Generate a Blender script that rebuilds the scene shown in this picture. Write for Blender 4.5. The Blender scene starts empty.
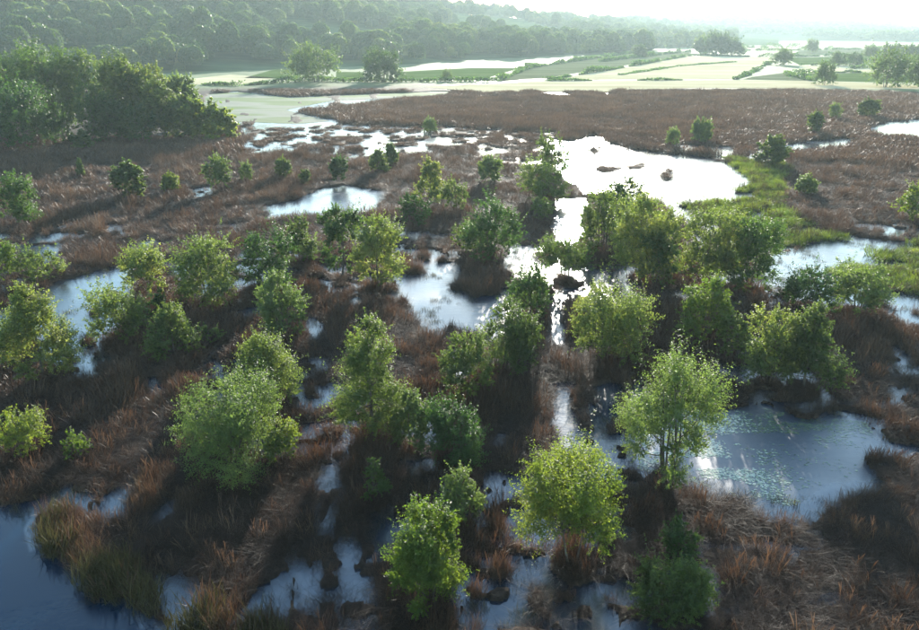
import bpy, math, random
import numpy as np
from mathutils import Vector

# ------------------------------------------------------------------ camera, sky, sun, exposure
SC = bpy.context.scene
COL = SC.collection
PW, PH, FPX = 919.0, 630.0, 750.0          # photograph size and focal length in its pixels
CAM_H, PITCH = 18.0, math.radians(20.8)
SUN_EL, SUN_AZ = math.radians(13.5), math.radians(8.8)   # azimuth clockwise from +Y

cam_data = bpy.data.cameras.new('camera')
cam_data.sensor_fit = 'HORIZONTAL'
cam_data.sensor_width = 36.0
cam_data.lens = 36.0 * FPX / PW
cam_data.clip_start, cam_data.clip_end = 0.5, 20000.0
cam = bpy.data.objects.new('camera', cam_data)
cam.location = (0, 0, CAM_H)
cam.rotation_euler = (math.pi / 2 - PITCH, 0, 0)
COL.objects.link(cam)
SC.camera = cam

world = bpy.data.worlds.new('World')
SC.world = world
world.use_nodes = True
wn = world.node_tree.nodes
wl = world.node_tree.links
wn.clear()
sky = wn.new('ShaderNodeTexSky')
sky.sky_type = 'NISHITA'
sky.sun_disc = False
sky.sun_elevation = SUN_EL
sky.sun_rotation = SUN_AZ
sky.air_density = 1.5
sky.dust_density = 0.3
sky.ozone_density = 3.5
bg = wn.new('ShaderNodeBackground')
bg.inputs['Strength'].default_value = 0.15
wo = wn.new('ShaderNodeOutputWorld')
wl.new(sky.outputs[0], bg.inputs[0])
wl.new(bg.outputs[0], wo.inputs[0])

sun_data = bpy.data.lights.new('sun', 'SUN')
sun_data.energy = 4.2
sun_data.angle = math.radians(0.5)
sun_data.color = (1.0, 0.93, 0.82)
sun = bpy.data.objects.new('sun', sun_data)
sdir = Vector((math.sin(SUN_AZ) * math.cos(SUN_EL), math.cos(SUN_AZ) * math.cos(SUN_EL), math.sin(SUN_EL)))
sun.rotation_euler = sdir.to_track_quat('Z', 'Y').to_euler()
sun.location = sdir * 200
COL.objects.link(sun)

SC.view_settings.view_transform = 'Standard'
SC.view_settings.look = 'None'
SC.view_settings.gamma = 1.0
SC.view_settings.use_curve_mapping = False
SC.view_settings.exposure = 2.15
SC.cycles.max_bounces = 5
SC.cycles.diffuse_bounces = 2
SC.cycles.transmission_bounces = 4
SC.cycles.volume_bounces = 0
SC.cycles.sample_clamp_indirect = 8.0
SC.cycles.use_denoising = True

# ------------------------------------------------------------------ pixel <-> ground
SP, CP = math.sin(PITCH), math.cos(PITCH)

def ray(px, py):
    a = (px - PW / 2) / FPX
    b = -(py - PH / 2) / FPX
    return np.array([a, CP + b * SP, -SP + b * CP])

def ground_at(px, py, z=0.0):
    d = ray(px, py)
    t = (CAM_H - z) / -d[2]
    return np.array([d[0] * t, d[1] * t, z])

def project(x, y, z):
    zz = z - CAM_H
    depth = y * CP - zz * SP
    depth = np.where(depth < 0.5, 0.5, depth)
    up = y * SP + zz * CP
    return PW / 2 + FPX * x / depth, PH / 2 - FPX * up / depth

def height_for(p, topy):
    # z so that (p.x, p.y, z) projects to row topy
    b = -(topy - PH / 2) / FPX
    # up = b*depth ; up = y SP + zz CP ; depth = y CP - zz SP
    zz = (b * p[1] * CP - p[1] * SP) / (CP + b * SP)
    return CAM_H + zz - p[2]

# ------------------------------------------------------------------ noise
def _hash(ix, iy, seed):
    h = (ix.astype(np.int64) * 374761393 + iy.astype(np.int64) * 668265263 + seed * 1442695041) & 0xffffffff
    h = ((h ^ (h >> 13)) * 1274126177) & 0xffffffff
    h = (h ^ (h >> 16)) & 0xffffff
    return h / float(0xffffff)

def vnoise(x, y, seed=0):
    x = np.asarray(x, float); y = np.asarray(y, float)
    ix, iy = np.floor(x), np.floor(y)
    fx, fy = x - ix, y - iy
    fx = fx * fx * (3 - 2 * fx); fy = fy * fy * (3 - 2 * fy)
    a = _hash(ix, iy, seed); b = _hash(ix + 1, iy, seed)
    c = _hash(ix, iy + 1, seed); d = _hash(ix + 1, iy + 1, seed)
    return (a * (1 - fx) + b * fx) * (1 - fy) + (c * (1 - fx) + d * fx) * fy

def fbm(x, y, seed=0, oct=4):
    s, a, t = 0.0, 0.5, 0.0
    for o in range(oct):
        s = s + a * vnoise(x * 2 ** o + 17.3 * o, y * 2 ** o - 9.1 * o, seed + o)
        t += a; a *= 0.5
    return s / t

def sstep(a, b, v):
    t = np.clip((v - a) / (b - a), 0, 1)
    return t * t * (3 - 2 * t)

def inpoly(px, py, poly):
    n = len(poly)
    inside = np.zeros(px.shape, bool)
    j = n - 1
    for i in range(n):
        xi, yi = poly[i]; xj, yj = poly[j]
        if yi != yj:
            c = ((yi > py) != (yj > py)) & (px < (xj - xi) * (py - yi) / (yj - yi) + xi)
            inside ^= c
        j = i
    return inside

# ------------------------------------------------------------------ wetland map, traced on the ground plane
OPEN = [
    [(-250, 500), (0, 503), (28, 520), (24, 545), (60, 584), (110, 618), (160, 634), (170, 800), (-250, 800)],
    [(0, 314), (36, 296), (58, 283), (128, 267), (131, 286), (120, 304), (108, 334), (88, 328), (75, 336), (0, 334)],
    [(12, 249), (50, 246), (52, 254), (14, 258)],
    [(262, 206), (310, 195), (360, 184), (392, 191), (384, 206), (330, 209), (272, 213)],
    [(180, 190), (207, 186), (205, 191), (182, 194)],
    [(402, 262), (457, 260), (460, 276), (430, 278), (450, 286), (470, 299), (496, 290), (506, 312), (480, 332), (448, 332), (432, 312), (400, 300)],
    [(560, 141), (600, 134), (640, 150), (700, 155), (756, 175), (736, 198), (700, 203), (676, 196), (690, 210), (724, 224), (712, 232), (690, 222), (664, 200), (630, 196), (600, 188), (582, 190), (560, 172)],
    [(768, 246), (800, 243), (850, 236), (925, 242), (1000, 240), (1000, 262), (880, 262), (858, 276), (880, 292), (925, 302), (1000, 310), (1000, 335), (925, 324), (884, 310), (850, 300), (800, 296), (766, 282)],
    [(858, 125), (919, 117), (1000, 120), (1000, 140), (890, 135)],
    [(738, 156), (790, 144), (830, 137), (856, 134), (852, 141), (800, 150), (762, 163)],
    [(553, 198), (584, 196), (588, 225), (577, 240), (592, 268), (622, 268), (612, 297), (580, 301), (560, 277), (545, 274), (565, 246), (553, 225)],
    [(548, 303), (563, 303), (563, 347), (548, 342)],
    [(554, 383), (575, 381), (580, 440), (592, 470), (572, 466), (551, 432)],
    [(628, 404), (640, 374), (662, 392), (706, 408), (742, 402), (800, 414), (872, 420), (886, 450), (876, 476), (840, 482), (802, 500), (762, 498), (722, 484), (698, 470), (645, 466)],
    [(186, 376), (222, 360), (262, 360), (300, 350), (338, 350), (332, 390), (300, 398), (268, 392), (236, 400), (188, 400)],
    [(310, 310), (325, 304), (331, 325), (310, 336)],
    [(80, 346), (99, 349), (93, 371), (84, 366)],
    [(300, 482), (320, 470), (330, 442), (346, 455), (343, 482), (320, 492), (304, 514)],
    [(478, 512), (500, 500), (520, 500), (521, 540), (542, 545), (556, 562), (530, 600), (556, 640), (556, 700), (455, 700), (458, 590), (470, 540)],
    [(332, 572), (346, 560), (387, 575), (392, 640), (392, 700), (340, 700)],
    [(698, 546), (713, 546), (737, 580), (750, 612), (736, 618), (708, 592)],
    [(90, 420), (117, 407), (114, 416), (92, 425)],
    [(150, 379), (161, 379), (158, 399), (150, 396)],
    [(-900, 60), (-899, 60), (-899, 61)],
    [(205, 95), (240, 91), (290, 97), (445, 91), (462, 93), (400, 98), (290, 111), (345, 122), (290, 126), (225, 124), (200, 112)],
    [(445, 84), (600, 85), (612, 89), (596, 92), (560, 90), (500, 92), (455, 90)],
]
HALF = [
    ([(0, 458), (40, 452), (62, 472), (92, 496), (104, 522), (70, 512), (28, 522), (-20, 505), (-60, 470)], 0.44, 1.2),
    ([(90, 480), (165, 462), (184, 500), (140, 522), (100, 506)], 0.50, 0.6),
    ([(96, 545), (170, 528), (192, 590), (250, 588), (292, 566), (294, 602), (222, 622), (170, 612), (140, 582)], 0.50, 0.6),
    ([(232, 126), (330, 124), (440, 127), (562, 134), (566, 166), (500, 170), (400, 155), (300, 152), (238, 153)], 0.505, 1.4),
    ([(876, 370), (925, 352), (980, 352), (980, 390), (880, 386)], 0.5, 1.0),
    ([(540, 266), (640, 266), (655, 292), (640, 302), (600, 302), (556, 302)], 0.46, 1.2),
    ([(484, 256), (532, 244), (550, 276), (520, 284)], 0.45, 1.2),
    ([(586, 392), (622, 388), (628, 444), (600, 446)], 0.52, 0.8),
    ([(402, 458), (440, 468), (442, 522), (412, 490)], 0.47, 0.8),
    ([(290, 500), (350, 490), (362, 570), (320, 580), (280, 560)], 0.53, 0.8),
    ([(440, 470), (530, 490), (560, 560), (640, 640), (640, 700), (430, 700)], 0.53, 0.6),
    ([(640, 140), (760, 150), (730, 165), (690, 158)], 0.5, 3.0),
    ([(395, 250), (500, 255), (510, 330), (440, 335), (395, 300)], 0.52, 1.2),
    ([(800, 330), (919, 330), (919, 400), (800, 400)], 0.60, 1.0),
    ([(480, 85), (620, 86), (600, 95), (480, 96)], 0.45, 6.0),
]
SEDGE = [
    [(682, 205), (700, 202), (735, 204), (734, 196), (748, 178), (734, 166), (724, 157), (762, 164), (800, 172), (782, 186), (782, 208), (796, 219), (830, 235), (842, 245), (800, 249), (768, 243), (740, 228), (700, 216)],
    [(848, 277), (870, 271), (925, 267), (960, 270), (960, 300), (925, 300), (890, 290), (870, 287)],
    [(880, 251), (925, 249), (925, 258), (884, 262)],
    [(828, 238), (845, 236), (850, 243), (830, 246)], [(905, 240), (925, 238), (925, 246), (906, 247)],
]
SPIT = [(27, 512), (46, 503), (68, 506), (80, 528), (104, 552), (142, 580), (166, 622), (128, 616), (84, 594), (44, 568), (27, 544)]
BARS = [
    [(530, 350), (604, 350), (604, 378), (530, 378)],
    [(588, 222), (640, 232), (640, 264), (600, 264)],
    [(560, 246), (600, 246), (596, 258), (562, 260)],
    [(540, 300), (547, 300), (547, 345), (540, 345)],
    [(566, 303), (600, 303), (600, 345), (566, 345)],
]
FIRM = [
    [(690, 492), (800, 520), (890, 470), (1100, 440), (1100, 760), (690, 760)],
    [(90, 395), (220, 385), (215, 470), (170, 475), (90, 450)],
    [(430, 385), (552, 385), (560, 480), (470, 490), (430, 440)],
    [(330, 325), (440, 325), (450, 400), (330, 390)],
    [(620, 300), (720, 310), (720, 400), (660, 390), (620, 360)],
    [(820, 300), (1000, 320), (1000, 420), (890, 420), (820, 390)],
    [(180, 500), (300, 490), (300, 570), (190, 560)],
]
TREE_FEET = []          # filled from the tree table before the ground is made

def wet_map(x, y):
    """0 = dry hummock, 1 = open water; second result marks the green sedge."""
    r = np.hypot(x, y)
    k = 0.75 + r / 75.0
    wx = x + k * (fbm(x / (2.2 * k), y / (2.2 * k), 11, 3) - 0.5) * 1.9
    wy = y + k * (fbm(x / (2.2 * k), y / (2.2 * k), 41, 3) - 0.5) * 2.6
    px, py = project(wx, wy, np.zeros_like(wx))
    # a plant standing here would rise to this row: water seen there means nothing tall stands here
    qx, qy = project(wx, wy, np.full_like(wx, 0.62))
    ahead = wy > 4
    wet = np.zeros(x.shape)
    # scattered small pools on the near side of the marsh
    n = fbm(x / 2.4, y / 3.4, 71, 4)
    near = (py > 225) & ahead
    zone = fbm(x / 5.5, y / 8.0, 73, 3) + 0.06 * (py > 400) + 0.05 * ((py > 235) & (py <= 400)) - 0.07 * sstep(690, 760, px) * (py > 500)
    fine = fbm(x / 1.5, y / 0.85, 75, 3)
    flood = sstep(0.53, 0.60, zone) * sstep(0.46, 0.52, fine)
    for poly in FIRM:
        flood = np.where(inpoly(px, py, poly), flood * (fine > 0.68), flood)
    pools = sstep(0.635, 0.68, n)
    for poly in FIRM:
        pools = np.where(inpoly(px, py, poly), 0.0, pools)
    wet = np.where(near, np.maximum(pools, flood), wet)
    for poly, th, sc in HALF:
        m = (inpoly(px, py, poly) | inpoly(qx, qy, poly)) & ahead
        nn = fbm(x / (1.6 * sc), y / (2.6 * sc), 91, 4)
        wet = np.where(m, np.maximum(wet, sstep(th - 0.03, th + 0.03, nn)), wet)
    broken = sstep(0.41, 0.47, fbm(x / 1.1, y / 0.6, 175, 3))
    for k_, poly in enumerate(OPEN):
        m = (inpoly(px, py, poly) | inpoly(qx, qy, poly)) & ahead
        wet = np.where(m, broken if k_ in (14, 17, 18, 19, 20) else 1.0, wet)
    # ragged tussocks standing in the open water
    tt = fbm(x / (1.3 * k), y / (1.3 * k), 131, 3)
    clear = inpoly(px, py, OPEN[13]) | inpoly(px, py, OPEN[0])
    wet = np.where((wet > 0.9) & ~clear & (py < 470), wet * (1 - 0.9 * sstep(0.66, 0.76, tt)), wet)
    sed = np.zeros(x.shape, bool)
    for poly in SEDGE:
        sed |= inpoly(px, py, poly) & ahead
    hol = fbm(x / 3.0, y / 2.0, 151, 3)
    wet = np.where(sed, np.where(hol > 0.60, 0.8, 0.0), wet)
    for poly in [SPIT] + BARS:
        wet = np.where(inpoly(px, py, poly) & ahead, 0.0, wet)
    for (fx, fy, fr) in TREE_FEET:
        d = np.hypot(x - fx, (y - fy) * 0.8) * (0.6 + 0.8 * fine)
        wet = np.where(d < fr * 1.15, 0.0, wet)
    return wet, sed

def ground_z(x, y):
    wet, sed = wet_map(x, y)
    r = np.hypot(x, y)
    z = 0.16 - 0.75 * wet + 0.10 * (fbm(x / 1.5, y / 1.5, 5, 3) - 0.5)
    flat = sstep(225, 262, r) * (1 - (wet > 0.5))
    z = z * (1 - flat) + 0.30 * flat
    return z

# ------------------------------------------------------------------ material helpers
def mat(name):
    m = bpy.data.materials.new(name)
    m.use_nodes = True
    nt = m.node_tree
    for n in list(nt.nodes):
        nt.nodes.remove(n)
    out = nt.nodes.new('ShaderNodeOutputMaterial')
    return m, nt.nodes, nt.links, out

def ramp(nodes, stops):
    r = nodes.new('ShaderNodeValToRGB')
    e = r.color_ramp.elements
    while len(e) < len(stops):
        e.new(0.5)
    for i, (p, c) in enumerate(stops):
        e[i].position = p; e[i].color = (*c, 1)
    return r

def plant_mat(name, stops, trans=0.45, tint=(1.3, 1.35, 0.6), rough=0.55, spec=0.3, pos_scale=0.25, attr=None):
    """leaf or blade: reflecting and letting light through; colour varies by piece, plant and place"""
    m, N, L, out = mat(name)
    oi = N.new('ShaderNodeObjectInfo')
    geo = N.new('ShaderNodeNewGeometry')
    nz = N.new('ShaderNodeTexNoise'); nz.inputs['Scale'].default_value = pos_scale
    nz.inputs['Detail'].default_value = 5
    L.new(geo.outputs['Position'], nz.inputs['Vector'])
    add = N.new('ShaderNodeMath'); add.operation = 'MULTIPLY_ADD'
    L.new(oi.outputs['Random'], add.inputs[0]); add.inputs[1].default_value = 0.45
    s2 = N.new('ShaderNodeMath'); s2.operation = 'MULTIPLY_ADD'
    L.new(nz.outputs[0], s2.inputs[0]); s2.inputs[1].default_value = 1.3; s2.inputs[2].default_value = -0.45
    L.new(s2.outputs[0], add.inputs[2])
    last = add
    if attr:
        at = N.new('ShaderNodeAttribute'); at.attribute_name = attr
        a3 = N.new('ShaderNodeMath'); a3.operation = 'MULTIPLY_ADD'
        L.new(at.outputs['Fac'], a3.inputs[0]); a3.inputs[1].default_value = 0.5
        a4 = N.new('ShaderNodeMath'); a4.operation = 'SUBTRACT'
        L.new(add.outputs[0], a4.inputs[0]); a4.inputs[1].default_value = 0.2
        L.new(a4.outputs[0], a3.inputs[2])
        last = a3
    rp = ramp(N, stops)
    L.new(last.outputs[0], rp.inputs[0])
    p = N.new('ShaderNodeBsdfPrincipled')
    p.inputs['Roughness'].default_value = rough
    p.inputs['Specular IOR Level'].default_value = spec
    L.new(rp.outputs[0], p.inputs['Base Color'])
    tr = N.new('ShaderNodeBsdfTranslucent')
    mx = N.new('ShaderNodeMix'); mx.data_type = 'RGBA'; mx.blend_type = 'MULTIPLY'
    mx.inputs[0].default_value = 1.0
    L.new(rp.outputs[0], mx.inputs[6]); mx.inputs[7].default_value = (*tint, 1)
    L.new(mx.outputs[2], tr.inputs['Color'])
    ms = N.new('ShaderNodeMixShader'); ms.inputs[0].default_value = trans
    L.new(p.outputs[0], ms.inputs[1]); L.new(tr.outputs[0], ms.inputs[2])
    L.new(ms.outputs[0], out.inputs[0])
    return m

M = {}
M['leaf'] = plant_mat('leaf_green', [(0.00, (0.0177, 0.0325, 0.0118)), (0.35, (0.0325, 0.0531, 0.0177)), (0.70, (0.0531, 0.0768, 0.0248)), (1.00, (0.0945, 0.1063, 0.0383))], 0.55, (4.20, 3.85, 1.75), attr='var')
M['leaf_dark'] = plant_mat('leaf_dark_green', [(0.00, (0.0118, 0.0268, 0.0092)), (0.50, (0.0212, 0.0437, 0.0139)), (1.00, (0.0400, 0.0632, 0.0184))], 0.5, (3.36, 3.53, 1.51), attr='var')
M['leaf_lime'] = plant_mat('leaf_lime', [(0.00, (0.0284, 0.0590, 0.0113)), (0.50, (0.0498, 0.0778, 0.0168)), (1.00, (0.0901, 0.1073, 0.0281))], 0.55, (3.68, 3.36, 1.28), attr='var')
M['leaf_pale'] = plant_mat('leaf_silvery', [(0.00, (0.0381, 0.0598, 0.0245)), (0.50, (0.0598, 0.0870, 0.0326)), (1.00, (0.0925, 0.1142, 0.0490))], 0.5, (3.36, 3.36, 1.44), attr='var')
M['leaf_wood'] = plant_mat('leaf_woodland', [(0.00, (0.0171, 0.0326, 0.0108)), (0.50, (0.0342, 0.0571, 0.0171)), (1.00, (0.0742, 0.0870, 0.0269))], 0.5, (3.40, 3.56, 1.44), pos_scale=0.02, attr='var')
M['reed'] = plant_mat('dead_reed', [(0.00, (0.0275, 0.0153, 0.0090)), (0.40, (0.0549, 0.0310, 0.0181)), (0.75, (0.0898, 0.0548, 0.0329)), (1.00, (0.1247, 0.0834, 0.0495))], 0.40, (1.15, 0.95, 0.80), rough=0.5, spec=0.4, pos_scale=0.12, attr='var')
M['fallen'] = plant_mat('fallen_reed', [(0.00, (0.0089, 0.0045, 0.0030)), (0.45, (0.0222, 0.0113, 0.0065)), (0.85, (0.0364, 0.0184, 0.0107)), (1.00, (0.0565, 0.0318, 0.0194))], 0.35, (1.15, 0.95, 0.80), rough=0.6, spec=0.2, pos_scale=0.3, attr='var')
M['sedge'] = plant_mat('green_sedge', [(0.00, (0.0324, 0.0518, 0.0108)), (0.50, (0.0648, 0.0933, 0.0162)), (1.00, (0.1188, 0.1348, 0.0270))], 0.5, (2.10, 2.10, 0.84), pos_scale=0.5, attr='var')
M['rush'] = plant_mat('olive_rush', [(0.00, (0.0210, 0.0240, 0.0096)), (0.50, (0.0450, 0.0408, 0.0156)), (1.00, (0.0900, 0.0720, 0.0300))], 0.38, (1.20, 1.15, 0.70), pos_scale=0.4, attr='var')

def bark_mat():
    m, N, L, out = mat('bark')
    nz = N.new('ShaderNodeTexNoise'); nz.inputs['Scale'].default_value = 9; nz.inputs['Detail'].default_value = 5
    rp = ramp(N, [(0.3, (0.03, 0.022, 0.015)), (0.55, (0.085, 0.065, 0.048)), (0.8, (0.17, 0.15, 0.12))])
    L.new(nz.outputs[0], rp.inputs[0])
    p = N.new('ShaderNodeBsdfPrincipled'); p.inputs['Roughness'].default_value = 0.9
    b = N.new('ShaderNodeBump'); b.inputs['Strength'].default_value = 0.6; b.inputs['Distance'].default_value = 0.03
    L.new(nz.outputs[0], b.inputs['Height']); L.new(b.outputs[0], p.inputs['Normal'])
    L.new(rp.outputs[0], p.inputs['Base Color']); L.new(p.outputs[0], out.inputs[0])
    return m
M['bark'] = bark_mat()

def mud_mat():
    m, N, L, out = mat('marsh_ground')
    geo = N.new('ShaderNodeNewGeometry')
    n1 = N.new('ShaderNodeTexNoise'); n1.inputs['Scale'].default_value = 0.35; n1.inputs['Detail'].default_value = 8
    n2 = N.new('ShaderNodeTexNoise'); n2.inputs['Scale'].default_value = 5.0; n2.inputs['Detail'].default_value = 6
    for n in (n1, n2): L.new(geo.outputs['Position'], n.inputs['Vector'])
    mud = ramp(N, [(0.25, (0.014, 0.010, 0.007)), (0.55, (0.034, 0.022, 0.015)), (0.8, (0.07, 0.045, 0.03))])
    L.new(n2.outputs[0], mud.inputs[0])
    grass = ramp(N, [(0.3, (0.055, 0.085, 0.03)), (0.55, (0.095, 0.125, 0.045)), (0.75, (0.16, 0.17, 0.075))])
    n3 = N.new('ShaderNodeTexNoise'); n3.inputs['Scale'].default_value = 0.012; n3.inputs['Detail'].default_value = 6
    L.new(geo.outputs['Position'], n3.inputs['Vector']); L.new(n3.outputs[0], grass.inputs[0])
    # the meadows begin where the marsh ends, some 270 m out
    ln = N.new('ShaderNodeVectorMath'); ln.operation = 'LENGTH'; L.new(geo.outputs['Position'], ln.inputs[0])
    ad = N.new('ShaderNodeMath'); ad.operation = 'MULTIPLY_ADD'
    L.new(n1.outputs[0], ad.inputs[0]); ad.inputs[1].default_value = 30.0; L.new(ln.outputs['Value'], ad.inputs[2])
    mr = N.new('ShaderNodeMapRange'); mr.inputs[1].default_value = 268; mr.inputs[2].default_value = 290
    L.new(ad.outputs[0], mr.inputs[0])
    mx = N.new('ShaderNodeMix'); mx.data_type = 'RGBA'
    L.new(mr.outputs[0], mx.inputs[0]); L.new(mud.outputs[0], mx.inputs[6]); L.new(grass.outputs[0], mx.inputs[7])
    p = N.new('ShaderNodeBsdfPrincipled'); p.inputs['Roughness'].default_value = 0.85
    p.inputs['Specular IOR Level'].default_value = 0.08
    b = N.new('ShaderNodeBump'); b.inputs['Strength'].default_value = 0.8; b.inputs['Distance'].default_value = 0.12
    L.new(n2.outputs[0], b.inputs['Height']); L.new(b.outputs[0], p.inputs['Normal'])
    L.new(mx.outputs[2], p.inputs['Base Color']); L.new(p.outputs[0], out.inputs[0])
    return m
M['mud'] = mud_mat()

def water_mat():
    m, N, L, out = mat('marsh_water')
    geo = N.new('ShaderNodeNewGeometry')
    n1 = N.new('ShaderNodeTexNoise'); n1.inputs['Scale'].default_value = 1.4; n1.inputs['Detail'].default_value = 5
    n1.inputs['Roughness'].default_value = 0.55
    mp = N.new('ShaderNodeMapping'); mp.inputs['Scale'].default_value = (1.0, 1.6, 1)
    L.new(geo.outputs['Position'], mp.inputs['Vector']); L.new(mp.outputs[0], n1.inputs['Vector'])
    n2 = N.new('ShaderNodeTexNoise'); n2.inputs['Scale'].default_value = 0.22; n2.inputs['Detail'].default_value = 6
    L.new(geo.outputs['Position'], n2.inputs['Vector'])
    p = N.new('ShaderNodeBsdfPrincipled')
    p.inputs['Base Color'].default_value = (0.002, 0.012, 0.026, 1)
    p.inputs['IOR'].default_value = 1.36
    at = N.new('ShaderNodeAttribute'); at.attribute_name = 'ripple'
    rr = N.new('ShaderNodeMath'); rr.operation = 'MULTIPLY_ADD'
    L.new(n2.outputs[0], rr.inputs[0]); rr.inputs[1].default_value = 0.10
    sb = N.new('ShaderNodeMath'); sb.operation = 'SUBTRACT'
    L.new(at.outputs['Fac'], sb.inputs[0]); sb.inputs[1].default_value = 0.05
    L.new(sb.outputs[0], rr.inputs[2]); L.new(rr.outputs[0], p.inputs['Roughness'])
    fi = N.new('ShaderNodeMapRange'); fi.inputs[1].default_value = 0.07; fi.inputs[2].default_value = 0.16
    fi.inputs[3].default_value = 1.33; fi.inputs[4].default_value = 1.72     # organic film on the shallows
    L.new(at.outputs['Fac'], fi.inputs[0]); L.new(fi.outputs[0], p.inputs['IOR'])
    b = N.new('ShaderNodeBump'); b.inputs['Strength'].default_value = 0.12; b.inputs['Distance'].default_value = 0.08
    L.new(n1.outputs[0], b.inputs['Height']); L.new(b.outputs[0], p.inputs['Normal'])
    L.new(p.outputs[0], out.inputs[0])
    return m
M['water'] = water_mat()

def field_mat(name, a, b, scale=0.05):
    m, N, L, out = mat(name)
    geo = N.new('ShaderNodeNewGeometry')
    n1 = N.new('ShaderNodeTexNoise'); n1.inputs['Scale'].default_value = scale; n1.inputs['Detail'].default_value = 8
    n1.inputs['Roughness'].default_value = 0.65
    L.new(geo.outputs['Position'], n1.inputs['Vector'])
    mp = N.new('ShaderNodeMapping'); mp.inputs['Scale'].default_value = (0.012, 0.10, 1); mp.inputs['Rotation'].default_value = (0, 0, 0.25)
    L.new(geo.outputs['Position'], mp.inputs['Vector'])
    n3 = N.new('ShaderNodeTexNoise'); n3.inputs['Scale'].default_value = 1.0; n3.inputs['Detail'].default_value = 4
    L.new(mp.outputs[0], n3.inputs['Vector'])
    av = N.new('ShaderNodeMath'); av.operation = 'MULTIPLY_ADD'; av.inputs[1].default_value = 0.8
    L.new(n3.outputs[0], av.inputs[0])
    hv = N.new('ShaderNodeMath'); hv.operation = 'MULTIPLY'; hv.inputs[1].default_value = 0.4
    L.new(n1.outputs[0], hv.inputs[0]); L.new(hv.outputs[0], av.inputs[2])
    rp = ramp(N, [(0.42, a), (0.75, b)])
    L.new(av.outputs[0], rp.inputs[0])
    p = N.new('ShaderNodeBsdfPrincipled'); p.inputs['Roughness'].default_value = 0.9
    p.inputs['Specular IOR Level'].default_value = 0.0
    L.new(rp.outputs[0], p.inputs['Base Color']); L.new(p.outputs[0], out.inputs[0])
    return m
M['straw'] = field_mat('straw_field', (0.36, 0.30, 0.17), (0.50, 0.43, 0.27))
M['meadow'] = field_mat('green_field', (0.05, 0.08, 0.02), (0.09, 0.12, 0.036))
M['pasture'] = field_mat('pale_pasture', (0.09, 0.10, 0.048), (0.15, 0.155, 0.085))
M['hill'] = field_mat('hill_ground', (0.035, 0.06, 0.025), (0.08, 0.11, 0.045), 0.02)

# ------------------------------------------------------------------ mesh helpers
def mesh_from(name, V, F, smooth=False, var=None):
    V = np.asarray(V, np.float32); F = np.asarray(F, np.int32)
    me = bpy.data.meshes.new(name)
    me.vertices.add(len(V)); me.vertices.foreach_set('co', V.ravel())
    k = F.shape[1]
    me.loops.add(F.size); me.loops.foreach_set('vertex_index', F.ravel())
    me.polygons.add(len(F))
    me.polygons.foreach_set('loop_start', np.arange(0, F.size, k, dtype=np.int32))
    me.polygons.foreach_set('loop_total', np.full(len(F), k, np.int32))
    if smooth:
        me.polygons.foreach_set('use_smooth', np.ones(len(F), bool))
    me.update(calc_edges=True)
    me.validate()
    if var is not None:
        a = me.attributes.new('var', 'FLOAT', 'FACE')
        a.data.foreach_set('value', np.asarray(var, np.float32))
    return me

def link(name, me, material=None, parent=None):
    o = bpy.data.objects.new(name, me)
    COL.objects.link(o)
    if material is not None and not me.materials:
        me.materials.append(material)
    if parent is not None:
        o.parent = parent
    return o

def tag(o, label, cat=None, group=None, kind=None):
    o['label'] = label
    if cat: o['category'] = cat
    if group: o['group'] = group
    if kind: o['kind'] = kind
    return o

def tubes(paths, sides=5):
    """paths: list of (points (n,3), radii (n)); one mesh of tapered round tubes"""
    V, F, off = [], [], 0
    ang = np.arange(sides) * 2 * np.pi / sides
    for P, R in paths:
        P = np.asarray(P, float); R = np.asarray(R, float)
        n = len(P)
        T = np.gradient(P, axis=0)
        T /= np.linalg.norm(T, axis=1)[:, None] + 1e-9
        ref = np.array([1.0, 0.1, 0.05])
        A = np.cross(T, ref); A /= np.linalg.norm(A, axis=1)[:, None] + 1e-9
        B = np.cross(T, A)
        ring = P[:, None, :] + R[:, None, None] * (np.cos(ang)[None, :, None] * A[:, None, :] + np.sin(ang)[None, :, None] * B[:, None, :])
        V.append(ring.reshape(-1, 3))
        i = np.arange(n - 1)[:, None] * sides; j = np.arange(sides)[None, :]
        jn = (j + 1) % sides
        F.append(np.stack([i + j, i + jn, i + sides + jn, i + sides + j], -1).reshape(-1, 4) + off)
        off += n * sides
    return np.concatenate(V), np.concatenate(F)

def unit(v):
    return v / (np.linalg.norm(v, axis=-1, keepdims=True) + 1e-9)

def leaf_quads(rng, C, D, size, aspect=0.5, sizevar=0.35, nrm=None):
    """a pointed leaf at each centre C along direction D"""
    n = len(C)
    S = size * (1 + sizevar * rng.uniform(-1, 1, n))[:, None]
    rnd = unit(rng.normal(size=(n, 3)))
    if nrm is not None:
        rnd = unit(nrm + 0.55 * rng.normal(size=(n, 3)))
        D = unit(D - rnd * (D * rnd).sum(1, keepdims=True))
    side = unit(np.cross(D, rnd))
    nor = np.cross(side, D)
    a = C - D * S * 0.5
    b = C + side * S * aspect * 0.5 - D * S * 0.08
    c = C + D * S * 0.5 - nor * S * 0.08
    d = C - side * S * aspect * 0.5 - D * S * 0.08
    V = np.stack([a, b, c, d], 1).reshape(-1, 3)
    F = np.arange(4 * n).reshape(n, 4)
    return V, F

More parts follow.
